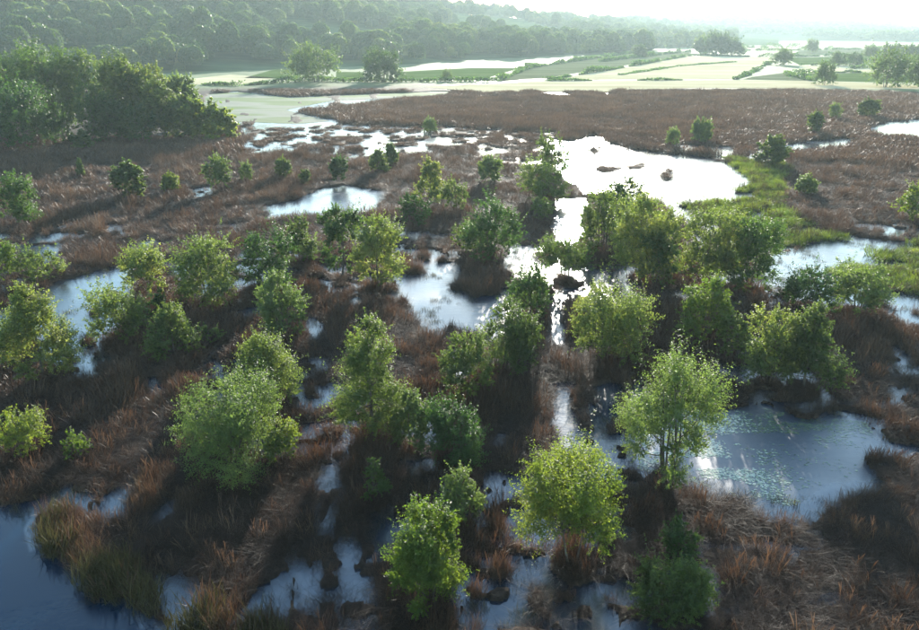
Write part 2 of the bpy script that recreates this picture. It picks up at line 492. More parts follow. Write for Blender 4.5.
def make_tree_meshes(name, seed, H, W, N, leaf, style='bush'):
    """returns trunk mesh and crown mesh, base at the origin"""
    rng = np.random.default_rng(seed)
    bush = style in ('bush', 'airy', 'spire')
    clear = {'bush': 0.06, 'airy': 0.18, 'spire': 0.07, 'tree': 0.10, 'lime': 0.26, 'column': 0.02}[style]
    nl = {'bush': 16, 'airy': 18, 'spire': 17, 'tree': 26, 'lime': 18, 'column': 14}[style]
    def env(t):
        if style == 'spire':
            return 0.5 * np.clip(1.15 * (1 - t) ** 0.78 * np.minimum(1, t / 0.15 + 0.5), 0.08, 1)
        if style == 'column':
            return 0.5 * np.clip(np.sqrt(np.clip(1 - (2 * t - 0.9) ** 2 * 0.8, 0, 1)), 0.12, 1)
        if style in ('lime', 'airy'):
            return 0.5 * np.clip(np.sqrt(np.clip(1 - ((t - 0.62) / 0.52) ** 2, 0, 1)), 0.1, 1)
        return 0.5 * np.clip(np.sqrt(np.clip(1 - ((t - 0.42) / 0.62) ** 2, 0, 1)), 0.1, 1)
    lob = []
    for i in range(nl):
        t = clear + 0.07 + (0.86 - clear - 0.07) * ((i + rng.uniform(0.1, 0.9)) / nl)
        a = i * 2.4 + rng.uniform(-0.5, 0.5)
        rr = W * env(t) * rng.uniform(0.45, 0.86)
        rad = W * rng.uniform(0.11, 0.29) * (0.8 + 0.5 * env(t))
        if style == 'tree': rad = W * rng.uniform(0.19, 0.29)
        if style == 'spire': rad *= (1.15 - 0.5 * t)
        lob.append((np.array([rr * math.cos(a), rr * math.sin(a), t * H]), rad))
    lob.append((np.array([rng.normal() * 0.05 * W, rng.normal() * 0.05 * W, 0.88 * H]), W * (0.13 if style == 'spire' else 0.18)))
    lob.append((np.array([rng.normal() * 0.05 * W, rng.normal() * 0.05 * W, 0.60 * H]), W * 0.26))
    # leaves on twigs
    per = 26
    nt = max(12, N // per)
    wts = np.array([l[1] ** 2 for l in lob]); wts /= wts.sum()
    which = rng.choice(len(lob), nt, p=wts)
    C0 = np.array([lob[i][0] for i in which]); R0 = np.array([lob[i][1] for i in which])
    d = rng.normal(size=(nt, 3)); d = unit(d)
    outw = C0 * np.array([1, 1, 0]); outw = unit(outw)
    d = unit(d + 0.35 * outw + np.array([0, 0, 0.42]))
    start = C0 + d * R0[:, None] * rng.uniform(0.15, 0.6, (nt, 1))
    length = R0 * rng.uniform(0.45, 0.95, nt)
    up = d[:, 2] > 0.75
    length = np.where(up, length * 1.35, length) * np.where((rng.uniform(0, 1, nt) < 0.12) & (style != 'tree'), 1.6, 1.0)
    bend = np.array([0, 0, 1.0]) * rng.uniform(-0.25, 0.55, (nt, 1))
    u = rng.uniform(0.05, 1, (nt, per)) ** 0.8
    P = start[:, None, :] + d[:, None, :] * (u * length[:, None])[:, :, None] + bend[:, None, :] * ((u ** 2) * length[:, None] * 0.6)[:, :, None]
    P = P + rng.normal(size=P.shape) * (0.085 * R0 * (1.25 - u.T).T.mean())[:, None, None]
    D = unit(d[:, None, :] + rng.normal(size=P.shape) * 0.8 + np.array([0, 0, -0.1]))
    P = P.reshape(-1, 3); D = D.reshape(-1, 3)
    keep = P[:, 2] > 0.03 * H + 0.1
    P, D = P[keep], D[keep]
    tw = np.repeat(rng.uniform(0, 1, nt), per)[keep]
    nrm = unit(P - np.repeat(C0, per, 0)[keep])
    V, F = leaf_quads(rng, P, D, leaf, 0.5, nrm=nrm)
    var = 0.55 * tw + 0.45 * rng.uniform(0, 1, len(F))
    crown = mesh_from(name + '_crown', V, F, var=var)
    # stems and limbs
    paths = []
    r0 = max(0.045, 0.012 * H + 0.006 * W)
    ns = {'bush': 4, 'airy': 7, 'spire': 1, 'tree': 1, 'lime': 2, 'column': 1}[style]
    stems = []
    for s in range(ns):
        a = s * 2 * math.pi / ns + rng.uniform(-0.4, 0.4)
        foot = np.array([math.cos(a), math.sin(a), 0]) * (0.0 if ns == 1 else r0 * 1.6)
        tip = np.array([math.cos(a), math.sin(a), 0]) * (0.0 if ns == 1 else W * 0.16) + np.array([rng.normal() * 0.03 * W, rng.normal() * 0.03 * W, H * 0.9])
        tt = np.linspace(0, 1, 7)[:, None]
        bow = np.array([math.cos(a + 1), math.sin(a + 1), 0]) * 0.03 * H * np.sin(tt * math.pi * 1.3)
        pts = foot + (tip - foot) * tt + bow - np.array([0, 0, 0.25]) * (1 - tt) ** 6
        pts[0, 2] = -0.25
        sc = 1.0 if ns == 1 else 0.62
        paths.append((pts, r0 * sc * (1 - 0.88 * tt[:, 0]) * np.where(tt[:, 0] == 0, 1.35, 1.0)))
        stems.append(pts)
    for c, rad in lob:
        s = stems[int(np.argmin([np.linalg.norm((p[4] - c)[:2]) for p in stems]))]
        k = int(np.clip(np.searchsorted(s[:, 2], c[2] * 0.62), 1, len(s) - 2))
        p0 = s[k]
        tt = np.linspace(0, 1, 5)[:, None]
        pts = p0 + (c - p0) * tt + np.array([0, 0, -1]) * 0.10 * np.linalg.norm(c - p0) * np.sin(tt * math.pi)
        rb = r0 * 0.34
        paths.append((pts, rb * (1 - 0.75 * tt[:, 0])))
        for b in range(4):
            dd = unit(rng.normal(size=3) + 0.5 * unit(c * np.array([1, 1, 0])) + np.array([0, 0, 0.6]))
            q = c + dd * rad * rng.uniform(0.7, 1.05)
            p1 = pts[3]
            paths.append((p1 + (q - p1) * np.linspace(0, 1, 4)[:, None], rb * np.array([0.42, 0.32, 0.2, 0.07])))
    V, F = tubes(paths, 5)
    trunk = mesh_from(name + '_trunk', V, F, smooth=True)
    return trunk, crown

def blades(rng, n, radius, h, w, lean, droop, seg=3, hv=0.35, plume=0.0):
    """n grass blades in a disc, each a tapering bent strip"""
    a = rng.uniform(0, 2 * np.pi, n); r = radius * np.sqrt(rng.uniform(0, 1, n))
    root = np.stack([r * np.cos(a), r * np.sin(a), np.full(n, -0.1)], 1)
    hh = h * (1 + hv * rng.uniform(-1, 0.6, n))
    la = rng.uniform(0, 2 * np.pi, n)
    ld = np.stack([np.cos(la), np.sin(la), np.zeros(n)], 1)
    lean_n = lean * rng.uniform(0.1, 1.0, n); dr = droop * rng.uniform(0.2, 1.0, n)
    fa = rng.uniform(0, 2 * np.pi, n)
    side = np.stack([np.cos(fa), np.sin(fa), np.zeros(n)], 1)
    V, ts = [], np.linspace(0, 1, seg + 1)
    for t in ts:
        horiz = hh * (lean_n * t + dr * t * t)
        vert = hh * (t - dr * 0.62 * t ** 2.2)
        c = root + ld * horiz[:, None] + np.array([0, 0, 1.0]) * np.maximum(vert, 0.02 + 0 * vert)[:, None]
        ww = w * (1 - 0.75 * t)
        if plume and t > 0.55: ww = w * plume * (1.35 - t)
        V.append(c - side * ww); V.append(c + side * ww)
    V = np.stack(V, 1)                                  # n, 2(seg+1), 3
    k = 2 * (seg + 1)
    F = []
    for s in range(seg):
        F.append(np.stack([np.arange(n) * k + 2 * s, np.arange(n) * k + 2 * s + 1, np.arange(n) * k + 2 * s + 3, np.arange(n) * k + 2 * s + 2], 1))
    F = np.stack(F, 1).reshape(-1, 4)
    var = np.repeat(rng.uniform(0, 1, n), seg)
    return V.reshape(-1, 3), F, var

# ------------------------------------------------------------------ scattered cover (one "stuff" object each)
def scatter(name, pts, scl, rot, protos, label, idx=None):
    rng = np.random.default_rng(len(pts))
    me = bpy.data.meshes.new(name)
    n = len(pts)
    me.vertices.add(n); me.vertices.foreach_set('co', np.asarray(pts, np.float32).ravel())
    a = me.attributes.new('scl', 'FLOAT_VECTOR', 'POINT'); a.data.foreach_set('vector', np.asarray(scl, np.float32).ravel())
    a = me.attributes.new('rot', 'FLOAT_VECTOR', 'POINT'); a.data.foreach_set('vector', np.asarray(rot, np.float32).ravel())
    if idx is None: idx = rng.integers(0, len(protos), n)
    a = me.attributes.new('idx', 'INT', 'POINT'); a.data.foreach_set('value', np.asarray(idx, np.int32))
    o = link(name, me)
    col = bpy.data.collections.new(name + '_kinds')
    for i, (pm, m) in enumerate(protos):
        po = bpy.data.objects.new('%s_kind_%02d' % (name, i), pm)
        if not pm.materials: pm.materials.append(m)
        col.objects.link(po)
    g = bpy.data.node_groups.new(name + '_nodes', 'GeometryNodeTree')
    g.interface.new_socket('Geometry', in_out='INPUT', socket_type='NodeSocketGeometry')
    g.interface.new_socket('Geometry', in_out='OUTPUT', socket_type='NodeSocketGeometry')
    N, L = g.nodes, g.links
    gi, go = N.new('NodeGroupInput'), N.new('NodeGroupOutput')
    ci = N.new('GeometryNodeCollectionInfo'); ci.inputs[0].default_value = col
    ci.inputs[1].default_value = True; ci.inputs[2].default_value = True
    ip = N.new('GeometryNodeInstanceOnPoints'); ip.inputs['Pick Instance'].default_value = True
    def na(nm, ty):
        q = N.new('GeometryNodeInputNamedAttribute'); q.data_type = ty; q.inputs[0].default_value = nm
        return [s for s in q.outputs if s.enabled][0] if any(s.enabled for s in q.outputs) else q.outputs[0]
    L.new(gi.outputs[0], ip.inputs['Points']); L.new(ci.outputs[0], ip.inputs['Instance'])
    L.new(na('idx', 'INT'), ip.inputs['Instance Index'])
    L.new(na('rot', 'FLOAT_VECTOR'), ip.inputs['Rotation'])
    L.new(na('scl', 'FLOAT_VECTOR'), ip.inputs['Scale'])
    L.new(ip.outputs[0], go.inputs[0])
    md = o.modifiers.new('cover', 'NODES'); md.node_group = g
    tag(o, label, kind='stuff')
    return o

def sample_wedge(rng, r0, r1, density, half=math.radians(42)):
    area = half * (r1 * r1 - r0 * r0)
    n = int(area * density)
    r = np.sqrt(rng.uniform(r0 * r0, r1 * r1, n)); a = rng.uniform(-half, half, n)
    return r * np.sin(a), r * np.cos(a)

# ------------------------------------------------------------------ the tree table: centre x, foot row, top row, width (photo pixels)
G1 = 'willows and saplings standing in the marsh'
G2 = 'trees of the grove at the marsh edge'
G3 = 'field trees beyond the marsh'
TREES = [
 # name, x, foot, top, width, leaf, style, label, group
 ('tree', 572, 580, 458, 106, 'leaf_lime', 'lime', 'bright lime green tree nearest the bottom centre, bare trunk standing in dark water', G1),
 ('tree', 427, 634, 511, 84, 'leaf_lime', 'bush', 'green tree with yellowing top cut by the bottom edge, left of the lime tree', G1),
 ('tree', 666, 502, 371, 98, 'leaf_pale', 'airy', 'airy pale many-stemmed tree at the left end of the blue pond', G1),
 ('shrub', 672, 636, 572, 84, 'leaf', 'bush', 'round dark green shrub at the bottom edge right of the lime tree', G1),
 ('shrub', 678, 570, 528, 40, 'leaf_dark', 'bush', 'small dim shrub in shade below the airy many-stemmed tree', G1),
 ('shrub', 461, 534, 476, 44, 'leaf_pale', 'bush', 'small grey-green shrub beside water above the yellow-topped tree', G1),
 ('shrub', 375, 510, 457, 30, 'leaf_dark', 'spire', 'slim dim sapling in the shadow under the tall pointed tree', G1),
 ('shrub', 457, 476, 411, 64, 'leaf_dark', 'bush', 'broad dark rounded shrub just right of the tall pointed tree', G1),
 ('tree', 373, 464, 317, 92, 'leaf', 'spire', 'tall pointed full green tree left of centre, tallest of the near trees', G1),
 ('shrub', 412, 462, 390, 50, 'leaf_pale', 'spire', 'pale speckled shrub leaning on the right side of the tall pointed tree', G1),
 ('tree', 234, 490, 386, 96, 'leaf_pale', 'bush', 'wide pale green tree in the lower left with dark shaded base', G1),
 ('shrub', 284, 472, 424, 40, 'leaf_lime', 'bush', 'low yellowish shrub at the right foot of the wide lower-left tree', G1),
 ('tree', 268, 420, 338, 80, 'leaf', 'spire', 'light green peaked tree right behind the wide lower-left tree', G1),
 ('shrub', 25, 466, 418, 50, 'leaf_lime', 'airy', 'small yellow-green shrub lit bright at the left edge above the lake', G1),
 ('shrub', 79, 464, 437, 30, 'leaf_lime', 'airy', 'tiny sparse yellowish shrub right of the bright left-edge shrub', G1),
 ('tree', 44, 390, 284, 78, 'leaf', 'spire', 'large bright green tree at the left in front of the pale pool', G1),
 ('shrub', 2, 378, 318, 34, 'leaf_dark', 'bush', 'dark shrub cut by the left edge beside the large bright tree', G1),
 ('shrub', 124, 350, 289, 58, 'leaf', 'bush', 'rounded green shrub at the right end of the pale left pool', G1),
 ('shrub', 161, 322, 289, 26, 'leaf_dark', 'spire', 'narrow dim sapling between the rounded pool-side shrub and its neighbours', G1),
 ('shrub', 175, 366, 306, 60, 'leaf', 'spire', 'bright peaked shrub right of the pool-side rounded shrub', G1),
 ('shrub', 208, 348, 330, 26, 'leaf', 'bush', 'very low shrub touching the right side of the bright peaked shrub', G1),
 ('tree', 150, 300, 249, 52, 'leaf', 'bush', 'leftmost rounded tree of the row behind the pale left pool', G1),
 ('tree', 210, 314, 244, 68, 'leaf', 'bush', 'widest tree of the row behind the pale left pool, second from left', G1),
 ('tree', 267, 299, 237, 56, 'leaf_dark', 'bush', 'third tree of the row, darker green with rounded top', G1),
 ('tree', 300, 270, 215, 42, 'leaf', 'spire', 'slim light tree behind and right of the third row tree', G1),
 ('tree', 284, 349, 278, 56, 'leaf_pale', 'bush', 'pale yellow-green rounded tree standing alone below the row of trees', G1),
 ('tree', 342, 284, 206, 42, 'leaf_dark', 'column', 'dark narrow upright tree left of its lighter twin', G1),
 ('tree', 380, 297, 220, 54, 'leaf', 'column', 'light green upright tree touching the dark narrow one, left of the bright pool', G1),
 ('tree', 464, 412, 337, 52, 'leaf', 'bush', 'round pale tree in the centre, left neighbour of a taller one', G1),
 ('tree', 514, 382, 302, 60, 'leaf', 'bush', 'green tree at the centre of the photo with a dark short trunk', G1),
 ('tree', 532, 330, 265, 44, 'leaf_dark', 'bush', 'dull green tree just behind the central trunked tree', G1),
 ('tree', 604, 376, 292, 80, 'leaf', 'bush', 'large dense dome-shaped tree right of centre below the glittering channel', G1),
 ('shrub', 568, 286, 242, 54, 'leaf', 'airy', 'sparse spreading shrub in the glittering water below the sun glint', G1),
 ('tree', 492, 266, 204, 56, 'leaf_dark', 'bush', 'dark leafy tree left of the sun glint with a raised right top', G1),
 ('shrub', 465, 256, 224, 32, 'leaf', 'bush', 'light shrub at the left foot of the dark tree near the glint', G1),
 ('tree', 702, 354, 281, 50, 'leaf_lime', 'bush', 'yellow-green tree in front of the big dark thicket', G1),
 ('shrub', 733, 366, 320, 36, 'leaf', 'bush', 'low dim shrub between the yellow-green tree and the double-peaked pair', G1),
 ('tree', 770, 392, 311, 54, 'leaf', 'bush', 'left tree of the double-peaked pair above the blue pond', G1),
 ('tree', 803, 398, 302, 62, 'leaf', 'spire', 'right taller tree of the double-peaked pair above the blue pond', G1),
 ('shrub', 808, 320, 271, 54, 'leaf_dark', 'bush', 'dark green shrub on the near bank of the right-hand white pool', G1),
 ('shrub', 856, 322, 268, 58, 'leaf_pale', 'airy', 'wispy olive shrub right of the dark one on the white pool bank', G1),
 ('tree', 602, 260, 192, 46, 'leaf', 'bush', 'leftmost tree of the big thicket beside the sun glint', G1),
 ('tree', 642, 288, 194, 68, 'leaf', 'bush', 'broad tree of the big thicket, left of the middle', G1),
 ('tree', 622, 226, 182, 46, 'leaf_dark', 'bush', 'dark tree at the back of the thicket against the white water', G1),
 ('shrub', 655, 292, 236, 42, 'leaf_dark', 'bush', 'lower dark shrub at the front of the big thicket', G1),
 ('tree', 705, 294, 214, 62, 'leaf', 'bush', 'middle right tree of the big thicket with lit left side', G1),
 ('tree', 748, 298, 220, 60, 'leaf_dark', 'bush', 'rightmost dark tree of the big thicket, see-through against white water', G1),
 ('tree', 543, 206, 166, 52, 'leaf', 'bush', 'rounded tree on the shore left above the sun glint', G1),
 ('tree', 553, 190, 136, 34, 'leaf', 'airy', 'taller thin-topped tree behind the rounded shore tree above the glint', G1),
 ('shrub', 542, 224, 198, 22, 'leaf_pale', 'bush', 'small grey shrub immediately left of the sun glint', G1),
 ('tree', 431, 208, 156, 36, 'leaf', 'spire', 'peaked tree, biggest of the three in the middle brown reeds', G1),
 ('shrub', 453, 215, 182, 28, 'leaf', 'bush', 'shrub at the right foot of the peaked tree in brown reeds', G1),
 ('shrub', 416, 231, 197, 32, 'leaf_dark', 'bush', 'shrub below left of the peaked tree in brown reeds', G1),
 ('shrub', 489, 186, 159, 28, 'leaf_pale', 'bush', 'round pale shrub alone in reeds right of the peaked tree', G1),
 ('shrub', 338, 184, 158, 20, 'leaf_dark', 'bush', 'dark round shrub just above the left middle white pool', G1),
 ('shrub', 379, 175, 150, 18, 'leaf', 'bush', 'left of two touching saplings above the middle pool', G1),
 ('shrub', 391, 168, 143, 15, 'leaf_pale', 'spire', 'right taller one of two touching saplings above the middle pool', G1),
 ('shrub', 306, 186, 170, 14, 'leaf', 'bush', 'tiny round shrub left of the dark round shrub above the pool', G1),
 ('shrub', 284, 181, 159, 18, 'leaf', 'bush', 'small light shrub in reeds, fourth from the bright yellow one', G1),
 ('shrub', 247, 184, 165, 14, 'leaf_pale', 'bush', 'tiny faint shrub right of the small stemmed tree in reeds', G1),
 ('tree', 220, 193, 159, 26, 'leaf_pale', 'airy', 'small pale tree on visible stems beside the tiny pool in the left reeds', G1),
 ('shrub', 171, 194, 174, 20, 'leaf_lime', 'bush', 'small vivid yellow-green shrub in the left brown reeds', G1),
 ('shrub', 131, 202, 165, 36, 'leaf', 'bush', 'larger pale shrub left of the vivid yellow-green shrub', G1),
 ('tree', 20, 230, 179, 48, 'leaf_dark', 'bush', 'dark shrubby tree by the left edge in brown reeds', G1),
 ('shrub', 82, 178, 158, 9, 'leaf', 'spire', 'thin single sapling in reeds under the grove', G1),
 ('shrub', 44, 284, 255, 46, 'leaf', 'bush', 'wide low shrub above the pale left pool', G1),
 ('shrub', 6, 284, 244, 34, 'leaf_lime', 'bush', 'yellowish shrub cut by the left edge above the pale pool', G1),
 ('shrub', 913, 224, 189, 36, 'leaf_lime', 'bush', 'yellow-green shrub cut by the right edge in brown reeds', G1),
 ('shrub', 804, 196, 177, 24, 'leaf_pale', 'bush', 'faint grey-green shrub at the reed edge beside the sedge meadow', G1),
 ('shrub', 770, 168, 136, 32, 'leaf', 'bush', 'light shrub at the top of the green sedge meadow', G1),
 ('shrub', 700, 143, 121, 20, 'leaf_pale', 'bush', 'round pale shrub on the far shore of the big white pool', G1),
 ('shrub', 672, 147, 130, 15, 'leaf_pale', 'bush', 'smaller left companion of the round pale far-shore shrub', G1),
 ('shrub', 813, 134, 113, 18, 'leaf', 'bush', 'nearest of three shrubs in the far right reeds', G1),
 ('shrub', 834, 120, 105, 13, 'leaf_pale', 'bush', 'smallest of three shrubs in the far right reeds', G1),
 ('shrub', 865, 118, 100, 20, 'leaf', 'bush', 'rightmost of three shrubs in the far right reeds', G1),
 ('shrub', 430, 132, 116, 15, 'leaf_pale', 'bush', 'lone small shrub among the far tussocks', G1),
 ('shrub', 85, 153, 129, 19, 'leaf', 'spire', 'small cone-shaped sapling in front of the grove, left one', G1),
 ('shrub', 134, 144, 119, 18, 'leaf', 'spire', 'small cone-shaped sapling in front of the grove, right one', G1),
 # the grove
 ('tree', 26, 150, 90, 74, 'leaf_dark', 'tree', 'broad dark tree at the front left of the grove', G2),
 ('tree', 66, 147, 103, 26, 'leaf_dark', 'column', 'slim dark tree at the right flank of the broad grove tree', G2),
 ('tree', 98, 146, 84, 34, 'leaf_dark', 'column', 'upright blue-green column tree at the front of the grove', G2),
 ('tree', 55, 132, 44, 58, 'leaf_wood', 'tree', 'tallest brownish-topped tree at the back of the grove', G2),
 ('tree', 14, 136, 68, 46, 'leaf_wood', 'tree', 'leafy grove tree behind the broad front tree', G2),
 ('tree', 92, 130, 51, 50, 'leaf_wood', 'tree', 'tall grove tree behind the upright column tree', G2),
 ('tree', 129, 138, 56, 46, 'leaf', 'tree', 'tall green grove tree right of the middle, leaning crown', G2),
 ('tree', 153, 138, 60, 42, 'leaf', 'tree', 'tall grove tree with sunlit right edge', G2),
 ('tree', 165, 142, 82, 36, 'leaf', 'tree', 'middle-height grove tree in front of the sunlit-edged one', G2),
 ('tree', 187, 130, 74, 36, 'leaf_pale', 'tree', 'pale round grove tree second from the right end', G2),
 ('tree', 188, 141, 97, 42, 'leaf', 'bush', 'lower bright tree on the right slope of the grove', G2),
 ('tree', 213, 141, 103, 46, 'leaf_lime', 'bush', 'lowest bright green bush ending the grove on the right', G2),
 ('tree', -14, 132, 58, 50, 'leaf_dark', 'tree', 'grove tree cut by the left edge of the picture', G2),
 ('tree', 28, 124, 52, 46, 'leaf_wood', 'tree', 'high back tree of the grove left of the brownish-topped one', G2),
 ('tree', 116, 144, 100, 40, 'leaf_dark', 'tree', 'shaded grove tree low between the column tree and the right half', G2),
 ('tree', 142, 146, 108, 34, 'leaf_dark', 'bush', 'dark undergrowth tree at the foot of the grove behind the right sapling', G2),
 # beyond the marsh
 ('tree', 316, 82, 47, 52, 'leaf_wood', 'bush', 'large round tree at the foot of the wooded hill, left of a pair', G3),
 ('tree', 383, 82, 54, 40, 'leaf_wood', 'bush', 'right smaller tree of the pair at the foot of the wooded hill', G3),
 ('shrub', 447, 81, 70, 11, 'leaf_wood', 'bush', 'small round bush on the green meadow right of the hill-foot pair', G3),
 ('tree', 824, 85, 65, 19, 'leaf_wood', 'bush', 'small round tree at the near edge of the right fields', G3),
 ('tree', 885, 87, 53, 40, 'leaf_wood', 'bush', 'largest round field tree near the right edge', G3),
 ('tree', 919, 87, 58, 26, 'leaf_wood', 'bush', 'field tree cut by the right edge beside the largest one', G3),
 ('tree', 704, 54, 39, 20, 'leaf_wood', 'bush', 'left tree of the dark copse in the middle fields', G3),
 ('tree', 716, 55, 36, 24, 'leaf_wood', 'bush', 'tallest middle tree of the dark copse in the fields', G3),
 ('tree', 732, 55, 41, 22, 'leaf_wood', 'bush', 'right tree of the dark copse in the middle fields', G3),
 ('shrub', 782, 65, 51, 19, 'leaf_wood', 'bush', 'round bush alone at the right corner of the big straw field', G3),
 ('tree', 811, 53, 40, 13, 'leaf_wood', 'tree', 'small tree above the hedges on the right', G3),
 ('shrub', 838, 66, 54, 16, 'leaf_wood', 'bush', 'leftmost bush of the row behind the near right field trees', G3),
 ('shrub', 853, 65, 53, 18, 'leaf_wood', 'bush', 'second bush of the row behind the near right field trees', G3),
 ('tree', 870, 59, 46, 16, 'leaf_wood', 'tree', 'tree in the far row above the largest right field tree', G3),
 ('tree', 890, 60, 47, 20, 'leaf_wood', 'bush', 'second tree in the far row above the largest right field tree', G3),
 ('tree', 910, 60, 47, 20, 'leaf_wood', 'bush', 'far row tree next to the right edge of the picture', G3),
 ('shrub', 640, 57, 47, 13, 'leaf_wood', 'bush', 'lone hazy bush on the left rim of the big straw field', G3),
]

placed = []
for i, (name, x, fy, ty, w, lm, style, label, grp) in enumerate(TREES):
    z0 = 0.05 if fy > 92 else 0.3
    p = ground_at(x, fy, z0)
    if fy > 150:        # the skirt of the crown reaches below the foot in the picture
        dep = math.atan2(CAM_H, math.hypot(p[0], p[1]))
        p = ground_at(x, fy - (0.22 if style in ('lime', 'airy') else 0.38) * w * math.sin(dep), z0)
    dist = p[1] * CP + CAM_H * SP
    H = max(0.6, height_for(p, ty))
    W = w / FPX * dist * 0.90
    placed.append((p, dist, H, W))
    if fy > 92 and fy > 150:
        TREE_FEET.append((p[0], p[1], min(1.5, 0.25 + 0.16 * W)))

# ------------------------------------------------------------------ ground and water
def polar_grid(radii, angs, zfun):
    R, A = np.meshgrid(radii, angs, indexing='ij')
    X, Y = R * np.sin(A), R * np.cos(A)
    Z = zfun(X.ravel(), Y.ravel())
    V = np.stack([X.ravel(), Y.ravel(), Z], 1)
    nr, na = R.shape
    i = np.arange(nr - 1)[:, None] * na; j = np.arange(na - 1)[None, :]
    F = np.stack([i + j, i + na + j, i + na + j + 1, i + j + 1], -1).reshape(-1, 4)
    return V, F

half = math.radians(46)
radii = np.concatenate([[0.5, 4, 8], np.geomspace(11, 270, 430), np.geomspace(280, 9000, 40)])
angs = np.concatenate([np.linspace(-math.pi, -half, 22)[:-1], np.linspace(-half, half, 460), np.linspace(half, math.pi, 22)[1:]])
V, F = polar_grid(radii, angs, ground_z)
g = link('ground', mesh_from('ground', V, F, smooth=True), M['mud'])
tag(g, 'dark peaty marsh ground running out to grassy farmland', kind='structure')

def flat(x, y): return np.zeros_like(x)
V, F = polar_grid(np.concatenate([[0.5, 8], np.geomspace(14, 330, 150)]), np.concatenate([np.linspace(-math.pi, -half, 16)[:-1], np.linspace(-half, half, 160), np.linspace(half, math.pi, 16)[1:]]), flat)
wme = mesh_from('water', V, F)
wx, wy = V[:, 0], V[:, 1]
wpx, wpy = project(wx, wy, 0 * wx)
rip = 0.13 + 0.15 * sstep(0.38, 0.62, fbm(wx / 4, wy / 6, 951, 4))      # wind-ruffled and filmy patches
calm = inpoly(wpx, wpy, [(-250, 480), (30, 490), (30, 545), (170, 640), (170, 800), (-250, 800)])   # the sheltered lake
rip = np.where(calm, 0.06, rip + 0.13 * inpoly(wpx, wpy, OPEN[13]))
at = wme.attributes.new('ripple', 'FLOAT', 'POINT')
at.data.foreach_set('value', rip.astype(np.float32))
w = link('water', wme, M['water'])
tag(w, 'still shallow marsh water shining with the low sun', kind='structure')

# ------------------------------------------------------------------ hills
def az_of(px):
    d = ray(px, 30); return math.atan2(d[0], d[1])

def elev_h(px, py, R):
    d = ray(px, py)
    return CAM_H + R * d[2] / math.hypot(d[0], d[1])

HX = np.array([-400, -100, 0, 200, 330, 420, 520, 600, 640, 700, 780])
HA = np.array([az_of(v) for v in HX])
HB = np.array([330, 340, 350, 365, 390, 430, 520, 640, 760, 900, 1000.])          # foot distance
HR = np.array([800, 820, 850, 900, 960, 1050, 1250, 1450, 1600, 1750, 1800.])       # ridge distance
HT = np.array([elev_h(x, y, r) for x, y, r in zip(HX, [-70, -70, -66, -50, -26, 3, 10, 18, 22, 28, 30], HR)]) - 9
def hill_a(x, y):
    a = np.arctan2(x, y); r = np.hypot(x, y)
    b = np.interp(a, HA, HB); R = np.interp(a, HA, HR); T = np.interp(a, HA, HT)
    t = (r - b) / (R - b)
    up = sstep(0, 1.02, t) ** 0.85
    down = 1 - 0.75 * sstep(1.0, 1.9, t)
    n = (fbm(x / 180, y / 180, 201, 4) - 0.5)
    edge = sstep(math.radians(26), math.radians(16), a)
    z = T * up * down * (0.35 + 0.65 * edge) + n * 26 * np.clip(up, 0, 1) * edge
    return np.where(t <= 0, -1.0, np.maximum(z, -1.0) + 0.0)
V, F = polar_grid(np.linspace(325, 2400, 110), np.linspace(HA[0], HA[-1], 120), hill_a)
h = link('hill', mesh_from('hill', V, F, smooth=True), M['hill'])
tag(h, 'long wooded hillside rising at the left behind the marsh', kind='structure')

BX = np.array([380, 480, 560, 600, 640, 680, 730, 770, 830, 880, 905, 960, 1100, 1300])
BA = np.array([az_of(v) for v in BX])
BT = np.array([elev_h(x, y, 2700) for x, y in zip(BX, [24, 22, 21, 20, 18, 14, 13, 16, 19, 22, 27, 30, 28, 30])]) - 8
def hill_b(x, y):
    a = np.arctan2(x, y); r = np.hypot(x, y)
    t = (r - 1350) / (2700 - 1350)
    T = np.interp(a, BA, BT)
    n = (fbm(x / 350, y / 350, 301, 4) - 0.5)
    return np.where(t <= 0, -1.0, T * sstep(0.05, 1.0, t) * (1 - 0.7 * sstep(1.0, 1.7, t)) + n * 18 * np.clip(t, 0, 1) - 0.5 * (t < 0.02))
V, F = polar_grid(np.linspace(1340, 4600, 70), np.linspace(BA[0], BA[-1], 120), hill_b)
h = link('hill', mesh_from('far_hill', V, F, smooth=True), M['hill'])
tag(h, 'distant low ridge fading into bright haze at the right', kind='structure')

def hill_c(x, y):
    r = np.hypot(x, y)
    n = fbm(x / 900, y / 900, 401, 4)
    t = (r - 4200) / 1800
    return np.where(t <= 0, -1.0, sstep(0, 1, t) * (1 - 0.7 * sstep(1, 1.9, t)) * (20 + 55 * n))
V, F = polar_grid(np.linspace(4150, 7800, 24), np.linspace(math.radians(-50), math.radians(55), 120), hill_c)
h = link('hill', mesh_from('horizon_hill', V, F, smooth=True), M['hill'])
tag(h, 'faintest ridge on the horizon behind the distant low ridge', kind='structure')

